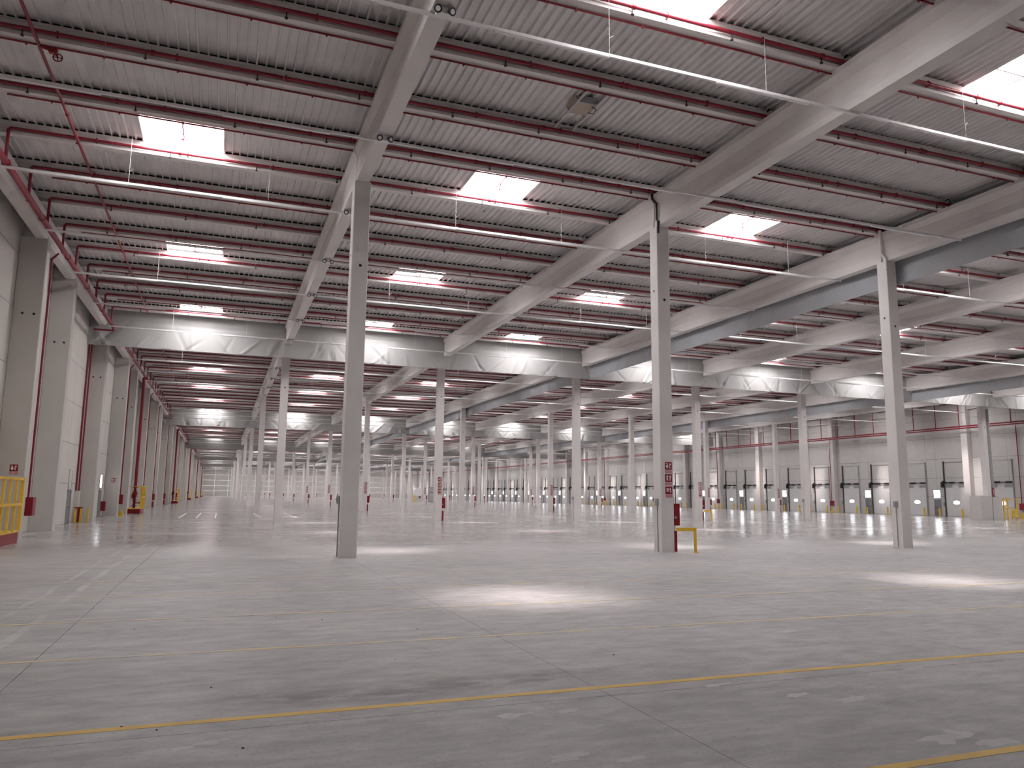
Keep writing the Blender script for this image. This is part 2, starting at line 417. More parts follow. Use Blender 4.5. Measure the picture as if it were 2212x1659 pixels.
# ------------------------------------------------------------------ columns
cw = .28
shaft_me = MB().cbox(-cw, cw, 0, 2*cw, 0, ZBB, .02).mesh('shaft', M['concrete'])
bearing_me = MB().box(-cw+.02, cw-.02, .02, 2*cw-.02, ZBB-.03, ZBB-.004).mesh('bearing_pad', M['black'])
hole2_me = MB().cyl((0,-.005,0), (0,.02,0), .05, 10).mesh('inset_hole', M['void'])
holeL_me = MB().cyl((-.005,0,0), (.02,0,0), .045, 10).mesh('inset_hole', M['void'])
conduit_me = MB().cyl((0,0,.02), (0,0,1.75), .018, 8).mesh('conduit', M['grey'])
sbox_me = MB().cbox(-.10, 0, -.09, .09, 1.74, 2.0, .015).box(-.115, -.10, -.05, .05, 1.8, 1.93).mesh('switch_box', M['grey'])
columns = {}
proto = None
for j in range(NR):
    for i in range(NL):
        x, y = colx(i), rowy(j)
        o = empty('concrete_column', (x, y, 0)); columns[i, j] = o
        tag(o, f'square pale concrete column, {nth(i+1)} from left wall in {nth(j+1)} row' , 'column', 'hall columns')
        obj('shaft', shaft_me, o)
        if j < 3:
            obj('inset_hole', hole2_me, o, (.02, 0, 9.8)); obj('inset_hole', holeL_me, o, (-cw, .28, 10.2))
        if j == 0 or (j == 1 and i in (2, 4)):
            yc = .44 if i == 0 else .26
            obj('conduit', conduit_me, o, (-cw-.018, yc, 0)); obj('switch_box', sbox_me, o, (-cw, yc, 0))

# ------------------------------------------------------------------ beams
def beam_mesh(L):
    hb, ht, wb2 = .225, .30, .10                          # half widths: bottom flange, top flange, web
    def section(t):                                        # t=1 solid end block, t=0 slim web
        w_ = wb2 + (.19-wb2)*t
        return [(-hb,ZBB),(hb,ZBB),(hb,ZBB+.22),(w_,ZBB+.22+.34*(1-.6*t)),(w_,ZBT-.38),(ht,ZBT-.16),(ht,ZBT),(-ht,ZBT),(-ht,ZBT-.16),(-w_,ZBT-.38),(-w_,ZBB+.22+.34*(1-.6*t)),(-hb,ZBB+.22)]
    st = [(.04,1),(2.2,1),(4.2,0),(L-4.2,0),(L-2.2,1),(L-.04,1)]
    vs = []; fs = []; n = 12
    for y, t in st: vs += [(x, y, z) for x, z in section(t)]
    for q in range(len(st)-1):
        for a in range(n): fs.append((q*n+a, (q+1)*n+a, (q+1)*n+(a+1)%n, q*n+(a+1)%n))
    fs += [tuple(range(n)), tuple(range((len(st)-1)*n, len(st)*n))[::-1]]
    return MB().add(vs, fs).mesh('roof_beam', M['concrete'])
beam_me = beam_mesh(ROW)
for j in range(-1, NR):
    for i in range(NL):
        span = 'span over the viewer' if j == -1 else f'span beyond the {nth(j+1)} column row'
        tag(obj('roof_beam', beam_me, None, (colx(i), rowy(j)+cw, 0)), f'long pale concrete I-beam on {nth(i+1)} column line, {span}', 'beam', 'main roof beams')

# ------------------------------------------------------------------ purlins
purlin_me = {}
rest = MB()
def purlin_shape(mb, a, b, y=0):
    mb.prism([(y,ZBT),(y+.30,ZBT),(y+.30,ZBT+.10),(y+.24,ZBT+.16),(y+.24,ZD-.14),(y+.30,ZD-.08),(y+.30,ZD),(y,ZD),(y,ZD-.08),(y+.04,ZD-.14),(y+.04,ZBT+.16),(y,ZBT+.10)], a, b, 'x')
for k in range(-9, KMAX+2):
    for i, a, b in BAYS:
        if k in KIND:
            if i not in purlin_me:
                mb = MB(); purlin_shape(mb, a+(.12 if i else 0)-(0 if i else .2), b-.12); purlin_me[i] = mb.mesh('roof_purlin', M['concrete'])
            po = tag(obj('roof_purlin', purlin_me[i], None, (0, P0+PP*k, 0)), f'grey concrete purlin, {purlin_words(k)}, {bay_words(i)}', 'purlin', 'roof purlins')
            if ('c', i) not in purlin_me: purlin_me['c', i] = MB().box(a+.15, b-.15, .10, .20, ZD+.001, ZD+.115).mesh('rib_closure', M['void'])  # black strip standing in for the shade inside the deck rib openings
            obj('rib_closure', purlin_me['c', i], po)
        else: rest.box(a+.12, b-.12, P0+PP*k, P0+PP*k+.30, ZBT, ZD)
tag(obj('purlin_field', rest.mesh('purlin_field', M['concrete']), ceiling), kind='stuff')

# ------------------------------------------------------------------ sprinkler pipes
ZONES = [(-7.55, 28.15), (28.75, 64.15), (64.75, 86.2)]
ZN = ['left zone', 'middle zone', 'dock zone']
ZPIPE = ZBT+.16
head_me = MB().cyl((0,0,0), (0,0,-.16), .018, 6).cyl((0,0,-.16), (0,0,-.19), .045, 8).mesh('sprinkler_head', M['black'])
clamp_me = MB().box(-.02, .02, -.02, .08, -.07, .10).ring((0,0,0), .062, .014, 'x', 10, 4).mesh('pipe_clamp', M['darkred'])
coup_me = MB().cyl((-.05,0,0), (.05,0,0), .075, 8).mesh('coupling', M['darkred'])
def pipe_mb(z, n=8):
    a, b = ZONES[z]; mb = MB()
    if z == 0: mb.cyl((a+.10,0,ZPIPE), (b,0,ZPIPE), .055, n).cyl((a,0,12.9), (a,0,ZPIPE-.10), .055, n).ring((a+.10,0,ZPIPE-.10), .10, .055, 'y', 12, 6) if False else mb.path([(a,0,12.95),(a,0,ZPIPE-.08),(a+.08,0,ZPIPE),(b,0,ZPIPE)], .055, n)
    elif z == 1: mb.cyl((a,0,ZPIPE), (b,0,ZPIPE), .055, n)
    else: mb.path([(a,0,ZPIPE),(b-.08,0,ZPIPE),(b,0,ZPIPE-.08),(b,0,11.05)], .055, n)
    return mb
pipe_me = [pipe_mb(z).mesh('sprinkler_pipe', M['red']) for z in range(3)]
feed_me = []
for a, b in ((-6.9, 28.0), (28.9, 64.0), (64.9, 86.0)):
    mb = MB().cyl((a,0,0), (b,0,0), .028, 6); x = a+1.2
    while x < b: mb.cyl((x,0,0), (x,0,-.07), .04, 6, .02); x += 1.9
    feed_me.append(mb.mesh('feeder_pipe', M['darkred']))
rest = MB()
for k in range(-9, KMAX+1):
    y = P0+PP*k-.085
    for z, (a, b) in enumerate(ZONES):
        if k in KIND:
            o = tag(obj('sprinkler_pipe', pipe_me[z], None, (0, y, 0)), f'red sprinkler pipe along purlin {purlin_words(k)}, {ZN[z]}', 'pipe', 'sprinkler branch pipes')
            if (z == 0 and k < 11) or (z == 1 and k < 6):
                x = a+1.25+(k*.83 % 1.4)
                while x < b-.5:
                    obj('sprinkler_head', head_me, o, (x, 0, ZPIPE-.04)); x += 3.0
                x = a+2.1+(k*.57 % 1.1)
                while x < b-.5 and k < 8:
                    obj('pipe_clamp', clamp_me, o, (x, 0, ZPIPE)); x += 3.0
                x = a+3.7+(k*1.7 % 3)
                while x < b-.5 and k < 8:
                    obj('coupling', coup_me, o, (x, 0, ZPIPE)); x += 6.0
            if k <= 0 or (k % 2 == 0 and k < 20):
                tag(obj('feeder_pipe', feed_me[z], None, (0, P0+PP*k+.26, ZBT-.05)), f'thin dark red feeder pipe under purlin {purlin_words(k)}, {ZN[z]}', 'pipe', 'thin feeder pipes')
        else:
            rest.cyl((a,y,ZPIPE), (b,y,ZPIPE), .055, 6)
            if z == 0: rest.cyl((a,y,12.9), (a,y,ZPIPE), .055, 6)
tag(obj('pipe_field', rest.mesh('pipe_field', M['red'])), 'rows of red sprinkler pipes under the distant roof', 'pipes', kind='stuff')

# main pipes along the left wall, one run between smoke curtains
CURT = [rowy(j)-1.35 for j in range(1, NR, 2)]
starts = [YB] + CURT; ends = CURT + [YF]
for q, (a, b) in enumerate(zip(starts, ends)):
    mb = MB().cyl((-7.42, a+.8, 12.95), (-7.42, b-.9, 12.95), .115, 14)
    mb.path([(-7.42, b-.9, 12.95), (-7.42, b-.55, 12.75), (-8.6, b-.55, 12.75)], .06, 8)
    me = mb.mesh('sprinkler_main', M['red'])
    o = tag(obj('sprinkler_main', me), f'thick red sprinkler main along left wall, {nth(q+1)} run from the viewer', 'pipe', 'sprinkler mains')
    y = a+3.3
    cm = MB().cyl((-7.42,-.06,12.95), (-7.42,.06,12.95), .14, 12).mesh('coupling', M['red'])
    while y < b-1 and q < 2: obj('coupling', cm, o, (0, y, 0)); y += 5.6
o = tag(obj('test_pipe', MB().cyl((-5.3, 10, 13.92), (-5.3, 55.9, 13.92), .045, 10).mesh('test_pipe', M['red'])), 'slim red pipe running lengthwise under purlins near left wall', 'pipe')
for y in (19, 26.5, 31.5, 36.5, 41.5, 47): obj('coupling', MB().cyl((-5.3,y-.06,13.92), (-5.3,y+.06,13.92), .062, 10).mesh('coupling', M['darkred']), o)
v = MB().cyl((-5.3,22.4,13.92), (-4.98,22.4,13.84), .05, 10).box(-5.06,-4.86,22.33,22.47,13.76,13.92).cyl((-4.96,22.4,13.84), (-4.84,22.4,13.66), .02, 8)
obj('valve', v.mesh('valve', M['darkred']), o)
obj('hand_wheel', MB().ring((-4.84,22.4,13.66), .11, .018, 'y').box(-4.94,-4.74,22.39,22.41,13.65,13.67).box(-4.85,-4.83,22.39,22.41,13.56,13.76).mesh('hand_wheel', M['darkred']), o)
o2 = tag(obj('test_pipe', MB().cyl((-5.3, 58.6, 13.9), (-5.3, 121.0, 13.9), .04, 8).mesh('test_pipe', M['red'])), 'slim red lengthwise pipe seen beyond the first smoke curtain', 'pipe')
# dock side mains
for z, x, nm in ((10.95, 86.2, 'lower'), (11.22, 86.45, 'upper')):
    tag(obj('sprinkler_main', MB().cyl((x, 10, z), (x, YF-4, z), .085, 10).mesh('sprinkler_main', M['red'])), f'long red {nm} sprinkler main hung in front of dock wall', 'pipe', 'dock wall mains')

# ------------------------------------------------------------------ light trunking
def trunk_me(a, b): return MB().cbox(a, b, -.035, .035, 12.745, 12.818, .004).mesh('light_trunking', M['white'])
trunks = [trunk_me(a, b) for a, b in ((-7.53, 28.2), (28.75, 64.1), (64.75, 86.6))]
lum_me = MB().prism([(-.035,12.705),(.035,12.705),(.048,12.73),(.048,12.75),(-.048,12.75),(-.048,12.73)], 0, 3.0, 'x').mesh('luminaire', M['white'])
wire_me = MB().cyl((0,0,12.82), (0,0,ZBT+.30), .006, 5).cyl((0,0,13.25), (.12,0,13.34), .005, 5).mesh('suspension_wire', M['wire'])
kt = 0
while T0+TP*(kt-3) < YF-4:
    y = T0+TP*(kt-3)
    for z in range(3):
        nm = f'{nth(kt-2)} line from the viewer' if kt > 2 else f'{nth(3-kt)} line behind the viewer'
        o = tag(obj('light_trunking', trunks[z], None, (0, y, 0)), f'thin white light trunking under the beams, {nm}, {ZN[z]}', 'lighting', 'light lines')
        if kt < 14 and z < 2 or kt < 9:
            for i, a, b in BAYS:
                za, zb = ((-7.53, 28.2), (28.75, 64.1), (64.75, 86.6))[z]
                a = max(a, -8)
                if a < za-1 or b > zb+2: continue
                for u in (a+1.3, a+7.4): obj('luminaire', lum_me, o, (u, 0, 0))
                for u in (a+4.3, a+9.0): obj('suspension_wire', wire_me, o, (u, 0, 0))
    kt += 1

# ------------------------------------------------------------------ smoke curtains
def folds(L, H, seed, amp):
    rnd = random.Random(seed); cr_ = []
    u = 0
    while u < L:
        c = u + rnd.uniform(.1, 1.1)
        for q in range(rnd.randint(2, 5)):
            cr_.append((c+rnd.uniform(-.7,.7), rnd.uniform(-1.3,1.3), rnd.uniform(.05,.16), rnd.uniform(.35,.75)*amp*rnd.choice((1,1,-1)), rnd.uniform(.25,.7)*H))
        u += rnd.uniform(1.6, 3.4)
    hz = [(rnd.uniform(.5,.95)*H, rnd.uniform(.04,.09), rnd.uniform(.2,.5)*amp, rnd.uniform(0,6.28), rnd.uniform(.15,.4)) for _ in range(5)]
    def d(u, h):                    # h measured up from the hem
        s = .03*math.sin(u*.9+seed)+.02*math.sin(u*2.3)
        for c, m_, w_, a_, hh in cr_:
            if abs(u-c) > 2.2 or h > hh*1.15: continue
            t = max(0, 1-h/(hh*1.15)); e = (u-c-m_*h)/w_
            if abs(e) < 3: s += a_*math.exp(-e*e)*min(1, t*1.6)
        for h0, w_, a_, ph, fr in hz: s += a_*.5*math.exp(-((h-h0-.12*math.sin(u*fr+ph))/w_)**2)
        return s
    return d
def curtain(name, L, H, seed, res, amp, mtl):
    nu, nv = max(2, int(L/res)), max(2, int(H/.09)) if res < .3 else 3
    d = folds(L, H, seed, amp); vs = []; fs = []
    for a in range(nu+1):
        for b in range(nv+1):
            u, h = L*a/nu, H*b/nv; vs.append((u, d(u, h) if res < .3 else 0, h))
    n = nv+1
    for a in range(nu):
        for b in range(nv): fs.append((a*n+b, (a+1)*n+b, (a+1)*n+b+1, a*n+b+1))
    mb = MB(); mb.add(vs, fs, True)
    mb.box(0, L, -.02, .02, -.05, .01)                     # weighted hem bar
    return mb.mesh(name, mtl)
ZC = 11.85; HC = ZD-ZC
cz = [(XW+.02, 28.40), (28.40, 64.40), (64.40, XD-.05)]
for q, y in enumerate(CURT):
    for z, (a, b) in enumerate(cz):
        res = .11 if q == 0 else (.2 if q == 1 and z < 2 else 1.5)
        me = curtain('smoke_curtain', b-a, HC, 11*q+z, res, .17, M['curtain'])
        tag(obj('smoke_curtain', me, None, (a, y, ZC)), f'grey wrinkled smoke curtain across the hall, {nth(q+1)} from the viewer, {ZN[z]}', 'curtain', 'cross smoke curtains')
for c, x in enumerate((28.42, 64.42)):
    for q, (a, b) in enumerate(zip([-7.0]+CURT, CURT+[YF-.3])):
        me = curtain('smoke_curtain', b-a-.1, HC, 50+7*q+c, .16 if q < 2 and c == 0 else (.22 if q < 2 else 1.5), .045, M['curtain_bluelight'])
        o = tag(obj('smoke_curtain', me, None, (x, a+.05, ZC), math.pi/2), f'smoke curtain with painted blue skylight tint along {nth(3 if c == 0 else 6)} beam line, {nth(q+1)} run from the viewer', 'curtain', 'lengthwise smoke curtains')

# ------------------------------------------------------------------ fire points on columns
def sign(parent_or_none, loc, n=3, label=None):
    """stack of red fire signs facing the viewer's side"""
    out = []
    for q in range(n):
        z = loc[2]-.465*q
        o = empty('fire_sign', (loc[0], loc[1], z))
        words = ('uppermost', 'middle', 'lowest')
        tag(o, label.replace('#', words[q] if n > 1 else 'single'), 'sign', 'red fire signs')
        obj('plate', sign_plate, o)
        obj('pictogram', pict[q % 3], o); obj('text_strip', strip_me, o)
        out.append(o)
    return out
sign_plate = MB().box(-.15, .15, -.008, 0, -.29, 0).mesh('plate', M['darkred'])
strip_me = MB().box(-.15, .15, -.008, 0, -.42, -.315).mesh('text_strip', M['signpink'])
def pictos():
    out = []
    a = MB().cyl((-.06,-.012,-.16), (-.06,-.007,-.16), .055, 12).box(-.085,-.035,-.012,-.008,-.24,-.12).box(-.075,-.045,-.012,-.008,-.11,-.07).box(-.11,-.05,-.012,-.008,-.07,-.045)
    a.box(.035,.06,-.012,-.008,-.24,-.05).box(.06,.10,-.012,-.008,-.12,-.05).box(.06,.09,-.012,-.008,-.24,-.20); out.append(a)
    b = MB().prism([(-.06-.055,-.10),(-.06,-.03),(-.06+.055,-.10)][::-1], -.012, -.008, 'y').box(-.09,-.03,-.012,-.008,-.24,-.12)
    b.box(.035,.06,-.012,-.008,-.24,-.05).box(.06,.10,-.012,-.008,-.15,-.05).box(.06,.085,-.012,-.008,-.24,-.19); out.append(b)
    c = MB()
    for x in (-.10,-.065,-.03): c.box(x, x+.022, -.012, -.008, -.20, -.06)
    c.box(.0,.03,-.012,-.008,-.14,-.10).box(.06,.09,-.012,-.008,-.24,-.05).box(.04,.06,-.012,-.008,-.12,-.05).box(.09,.11,-.012,-.008,-.22,-.17); out.append(c)
    return [m_.mesh('pictogram', M['signwhite']) for m_ in out]
pict = pictos()
cab_me = MB().cbox(0, .27, 0, .60, 1.0, 1.82, .015).mesh('cabinet', M['darkred'])
cabd_me = MB().box(.27, .282, .04, .56, 1.04, 1.78).mesh('cabinet_door', M['red'])
low_me = MB().cbox(0, .17, .05, .45, .02, .80, .015).mesh('extinguisher_box', M['darkred'])
brk_me = MB().box(0, .12, .10, .40, .80, 1.0).mesh('bracket', M['signwhite'])
bell_me = MB().cyl((.05,-.06,1.30), (.05,-.005,1.30), .05, 10).cyl((.05,-.085,1.30), (.05,-.06,1.30), .025, 8).mesh('alarm_button', M['grey'])
fire_cols = [(i, j) for j in range(NR) for i in (1, 3, 5)] + [(6, 2)]
for i, j in fire_cols:
    if (i, j) in ((5, 0), (3, 0)): continue
    x, y = colx(i)+cw, rowy(j)
    where = f'column {nth(i+1)} from left wall, {nth(j+1)} row'
    o = empty('hose_cabinet', (x+.004, y+.02, 0)); tag(o, f'dark red fire hose cabinet on {where}', 'hose cabinet', 'column fire points')
    obj('cabinet', cab_me, o); obj('extinguisher_box', low_me, o); obj('bracket', brk_me, o)
    if j < 2: obj('cabinet_door', cabd_me, o); obj('alarm_button', bell_me, o)
    if j < 5: sign(None, (colx(i)+.06, y-.002, 3.40), 3, f'# red fire sign on {where}')
g = MB().box(0, .07, 0, .05, .02, .93)
def guard(x, y, label, small=False):
    o = empty('guard_rail', (x, y, 0)); tag(o, label, 'guard rail')
    obj('top_bar', MB().prism([(0,0),(.62,-.34),(.65,-.27),(.03,.07)], .80, .93).mesh('top_bar', M['yellow']), o)
    obj('post', MB().box(.57, .65, -.35, -.27, 0, .93).mesh('post', M['yellow']), o)
    obj('foot_plate', MB().box(.51, .71, -.41, -.21, 0, .012).mesh('foot_plate', M['yellow']), o)
guard(colx(1)+cw+.02, rowy(0)-.12, 'yellow bent steel guard rail before the hose cabinet on nearest row')
guard(colx(3)+cw+.02, rowy(1)-.12, 'yellow guard rail beside the fourth column of the second row')

# ------------------------------------------------------------------ details on near beams
for q in range(15):
    y = T0+TP*q-.27
    if y > 105: break
    o = empty('emergency_light', (XA+.02, y, ZBB)); tag(o, f'twin-head emergency spotlight under the first beam, {nth(q+1)} from the viewer', 'emergency light', 'twin emergency lights')
    obj('battery_box', MB().cbox(-.16, .16, -.05, .16, -.16, 0, .01).mesh('battery_box', M['white']) if q == 0 else bpy.data.meshes['battery_box'], o)
    for s in (-1, 1):
        h = obj('lamp_head', MB().cyl((0,-.02,0), (0,-.12,-.05), .06, 12, .095).mesh('lamp_head', M['black']) if (q, s) == (0, -1) else bpy.data.meshes['lamp_head'], o, (s*.115, -.04, -.10), s*.45)
        obj('lens', MB().cyl((0,-.118,-.050), (0,-.124,-.053), .058, 12).mesh('lens', M['white']) if (q, s) == (0, -1) else bpy.data.meshes['lens'], h)
tag(obj('rain_downpipe', MB().path([(colx(1)-.36,Y1+.18,14.2),(colx(1)-.36,Y1+.18,14.0),(colx(1)-.28,Y1-.02,13.75),(colx(1)-.28,Y1-.02,13.05)], .045, 8).path([(colx(1)-.27,Y1-.10,13.0),(colx(1)-.27,Y1-.10,12.5)], .05, 8).mesh('rain_downpipe', M['black'])), 'short black pipe cranked down the second beam above its column', 'pipe')
tag(obj('vent_pipe', MB().path([(colx(2)-.34,Y1+.2,14.3),(colx(2)-.34,Y1+.2,13.2),(colx(2)-.30,Y1+.0,12.9),(colx(2)-.30,Y1+.0,12.4)], .06, 8).mesh('vent_pipe', M['white'])), 'pale pipe down the side of third beam onto its column', 'pipe')
o = empty('heater_unit', (10.15, 20.95, ZD)); tag(o, 'beige box unit hung on two steel channels below roof deck', 'unit')
obj('housing', MB().prism([(-.30,-.24),(.30,-.24),(.40,-.02),(-.40,-.02)], -.36, .36, 'y').mesh('housing', M['beige']), o)
for s in (-1, 1):
    obj('channel', MB().box(s*.33-.03, s*.33+.03, -1.49, 1.42, -.26, -.20).mesh('channel', M['steel']), o)
obj('cable', MB().path([(.22,-.25,-.24),(.36,-.30,-.34),(.35,-.08,-.37),(.28,.12,-.26)], .012, 6).mesh('cable', M['black']), o)
obj('flap', MB().box(-.30, .30, -.44, -.38, -.26, -.04).mesh('flap', M['dockgrey']), o)

# ------------------------------------------------------------------ dock doors, staff doors, bollards
sec_me = MB().box(-.055, 0, -1.47, 1.47, 0, .585).box(-.062, -.055, -1.47, 1.47, .02, .05).mesh('leaf_section', M['doorleaf'])
sec2_me = MB().box(-.055, 0, -1.47, 1.47, 0, .585).mesh('leaf_section', M['dockgrey'])
def oval(rx, rz, x0, x1, n=16): return [(rx*math.copysign(abs(math.cos(t))**.7, math.cos(t)), rz*math.copysign(abs(math.sin(t))**.7, math.sin(t))) for t in [2*math.pi*a/n for a in range(n)]]
dpane_me = MB().prism(oval(.44,.21,0,0), -.068, -.056, 'x').mesh('vision_pane', M['dockpane'])
gL = MB().box(-.16, 0, 1.50, 1.63, 0, 7.0).mesh('guide_rail', M['railgrey'])
gR = MB().box(-.13, 0, -1.62, -1.50, 0, 6.95).mesh('guide_rail', M['dockgrey'])
head_me2 = MB().box(-.075, -.004, -1.47, -.45, 3.62, 3.98).box(-.075, -.004, .45, 1.47, 3.62, 3.98).mesh('spring_cover', M['dockgrey'])
top_me = MB().box(-.06, 0, -1.55, 1.55, 6.86, 6.93).mesh('top_bar', M['steel'])
shaft2 = MB().cyl((-.16,-1.55,4.25), (-.16,1.75,4.25), .045, 8)
for y in (-1.35, -.9, .2, .65, 1.3): shaft2.cyl((-.16,y-.16,4.25), (-.16,y+.16,4.25), .11, 10)
shaft_d = shaft2.mesh('spring_shaft', M['black'])
motor_me = MB().cbox(-.34, -.02, 1.66, 1.95, 3.65, 4.35, .03).box(-.3,-.04,1.52,1.7,4.1,4.5).mesh('motor', M['black'])
ctrl_me = MB().cbox(-.14, 0, 1.75, 1.98, 1.25, 1.75, .02).mesh('control_box', M['dockgrey'])
nd = 0
dproto = None
def dock_door(y, words):
    global nd, dproto
    nd += 1
    o = empty(f'door_{nd}', (XD-.004, y, 0)); tag(o, f'white sectional dock door with oval pane, {words}', 'door', 'dock doors', 'structure')
    for q in range(7):
        s = obj('leaf_section', sec_me, o, (0, 0, .02+.588*q))
        if q == 2 : obj('vision_pane', dpane_me, s, (0, 0, .55))
    obj('guide_rail', gL, o); obj('guide_rail', gR, o); obj('top_bar', top_me, o); obj('spring_cover', head_me2, o); obj('spring_shaft', shaft_d, o); obj('motor', motor_me, o); obj('control_box', ctrl_me, o)
    return o
bol_me = MB().cyl((0,0,.01), (0,0,.92), .11, 12).ball((0,0,.92), .11, 10, 6).mesh('bollard', M['yellow'])
bol_foot = MB().box(-.16,.16,-.16,.16,0,.015).mesh('foot_plate', M['yellow'])
def bollard(x, y, label):
    o = tag(obj('bollard', bol_me, None, (x, y, 0)), label, 'bollard', 'dock bollards'); obj('foot_plate', bol_foot, o)
sd_leaf = MB().box(-.05, 0, -.45, .45, .01, 2.05).mesh('leaf', M['doorgrey'])
sd_frame = MB().box(-.08,0,-.53,-.45,0,2.13).box(-.08,0,.45,.53,0,2.13).box(-.08,0,-.53,.53,2.05,2.13).mesh('frame', M['dockgrey'])
sd_handle = MB().box(-.10,-.05,.24,.38,.98,1.06).box(-.07,-.05,-.40,.40,1.0,1.04).mesh('handle', M['black'])
wn_pane = MB().box(-.03, 0, -.48, .48, 2.32, 3.30).mesh('pane', M['dockpane'])
wn_frame = MB().box(-.05,0,-.56,-.48,2.24,3.38).box(-.05,0,.48,.56,2.24,3.38).box(-.05,0,-.56,.56,2.24,2.32).box(-.05,0,-.56,.56,3.30,3.38).mesh('frame', M['dockwall'])
def staff_door(x, y, words, flip=False, lit=True, pane_mat=None):
    global nd, n_win
    nd += 1; rz = math.pi if flip else 0
    o = empty(f'door_{nd}', (x, y, 0), rz); tag(o, f'narrow grey steel staff door {words}', 'door', 'staff doors', 'structure')
    obj('leaf', sd_leaf, o); obj('frame', sd_frame, o); obj('handle', sd_handle, o)
    n_win += 1
    o = empty(f'window_{n_win}', (x, y, 0), rz); tag(o, f'small bright square window above the staff door {words}', 'window', 'staff door windows', 'structure')
    obj('pane', wn_pane if lit else wn_dark, o); obj('frame', wn_frame, o)
wn_dark = MB().box(-.03, 0, -.48, .48, 2.32, 3.30).mesh('pane', M['wall'])
doors = [(66.06,), (72.2,), (78.1,), (84.1,), (89.6,), (95.5,), (101.5,), (107.0,), (112.7,), (118.4,)]
for n in range(17): doors += [(121.3+11.35*n+2.75,), (121.3+11.35*n+8.55,)]
doors = [(60.9,)] + doors
for n, (y,) in enumerate(doors):
    w_ = f'{nth(n)} dock bay from the right edge' if n else 'just beyond the right edge'
    dock_door(y, w_)
    for s, t in ((-1, 'right'), (1, 'left')):
        yb = y+s*1.80
        if min(abs(yb-p) for p in DP) < .62: yb -= s*.32
        if y < 180: bollard(XD-.95, yb, f'yellow bollard {t} of dock door, {w_}')
sdoors = [75.0, 86.5, 104.2, 115.5] + [121.3+11.35*n+5.65 for n in range(12)]
for n, y in enumerate(sdoors): staff_door(XD-.004, y, f'in dock wall, {nth(n+1)} from the right')
# hose cabinets and drop pipes on the dock wall
for n, y in enumerate((63.5, 92.67, 98.5, 121.3, 144.0, 166.7)):
    o = empty('hose_cabinet', (XD-.33 if n == 0 else XD-1.04, y, 0)); tag(o, f'red hose cabinet on dock wall with drop pipe, {nth(n+1)} from the right', 'hose cabinet', 'dock wall hose cabinets')
    obj('cabinet', MB().cbox(-.02, .28, -.30, .30, 1.0, 1.75, .02).mesh('cabinet', M['red']) if n == 0 else bpy.data.meshes['cabinet.001'], o)
    obj('drop_pipe', MB().cyl((.13,.05,1.75), (.13,.05,10.9), .05, 8).mesh('drop_pipe', M['red']) if n == 0 else bpy.data.meshes['drop_pipe'], o)
    obj('wedge_stand', MB().prism([(-.25,0),(.25,0),(.02,.75),(-.02,.75)], .02, .10, 'x').mesh('wedge_stand', M['yellow']) if n == 0 else bpy.data.meshes['wedge_stand'], o)

# clad plant box round the dock-side column with its duct
kx, ky = colx(6), rowy(1)
o = empty('plant_box', (kx, ky, 0)); tag(o, 'pale clad equipment box wrapped round a column near the dock', 'box')
obj('front_panel', MB().box(-1.55, .05, -.12, -.05, 0, 2.5).mesh('front_panel', M['dockwall']), o)
obj('side_panel', MB().box(.25, 1.65, -.10, 1.2, 0, 2.42).mesh('side_panel', M['dockwall']), o)
obj('end_panel', MB().box(-1.55, -1.48, -.05, 1.1, 0, 2.5).mesh('end_panel', M['dockwall']), o)
obj('rear_panel', MB().box(-1.55, .05, 1.1, 1.2, 0, 2.5).mesh('rear_panel', M['dockwall']), o)
obj('top_panel', MB().box(-1.55, .05, -.12, 1.2, 2.5, 2.55).mesh('top_panel', M['dockwall']), o)
o = empty('exhaust_duct', (kx+.75, ky+.2, 2.42)); tag(o, 'dark grey duct rising from the equipment box beside its column', 'duct')
obj('duct', MB().cyl((0,0,.1), (-.05,0,9.4), .17, 14).mesh('duct', M['dockgrey']), o)
obj('collar', MB().cyl((0,0,0), (0,0,.12), .40, 16, .2).mesh('collar', M['dockgrey']), o)
for z in (2.2, 4.4, 6.6): obj('pipe_band', MB().cyl((-.012*z/2.2,0,z), (-.012*z/2.2,0,z+.06), .19, 14).mesh('pipe_band', M['steel']), o)
o = empty('fire_notice', (kx+.42, ky-.12, 2.4)); tag(o, 'small red fire notice at the foot of the grey duct', 'sign')
obj('plate', MB().box(-.10, .12, 0, .05, .05, 1.0).mesh('plate', M['darkred']), o); obj('label_print', MB().box(-.06, .08, -.005, 0, .2, .85).mesh('label_print', M['signpink']), o)
def barrier(x, y, label):
    o = empty('barrier', (x, y, 0)); tag(o, label, 'barrier')
    for dx in (0, .55, 2.0): obj('post', MB().box(dx-.05, dx+.05, -.05, .05, 0, 2.3).mesh('post', M['yellow']), o)
    for z in (.55, 1.2, 2.2): obj('rail', MB().box(0, 2.0, -.03, .03, z, z+.08).mesh('rail', M['yellow']), o)
    obj('kick_plate', MB().box(1.55, 2.0, -.04, .04, .3, 1.1).mesh('kick_plate', M['yellow']), o)
barrier(kx+1.8, ky-.1, 'tall yellow pipe barrier standing beside the clad equipment box')

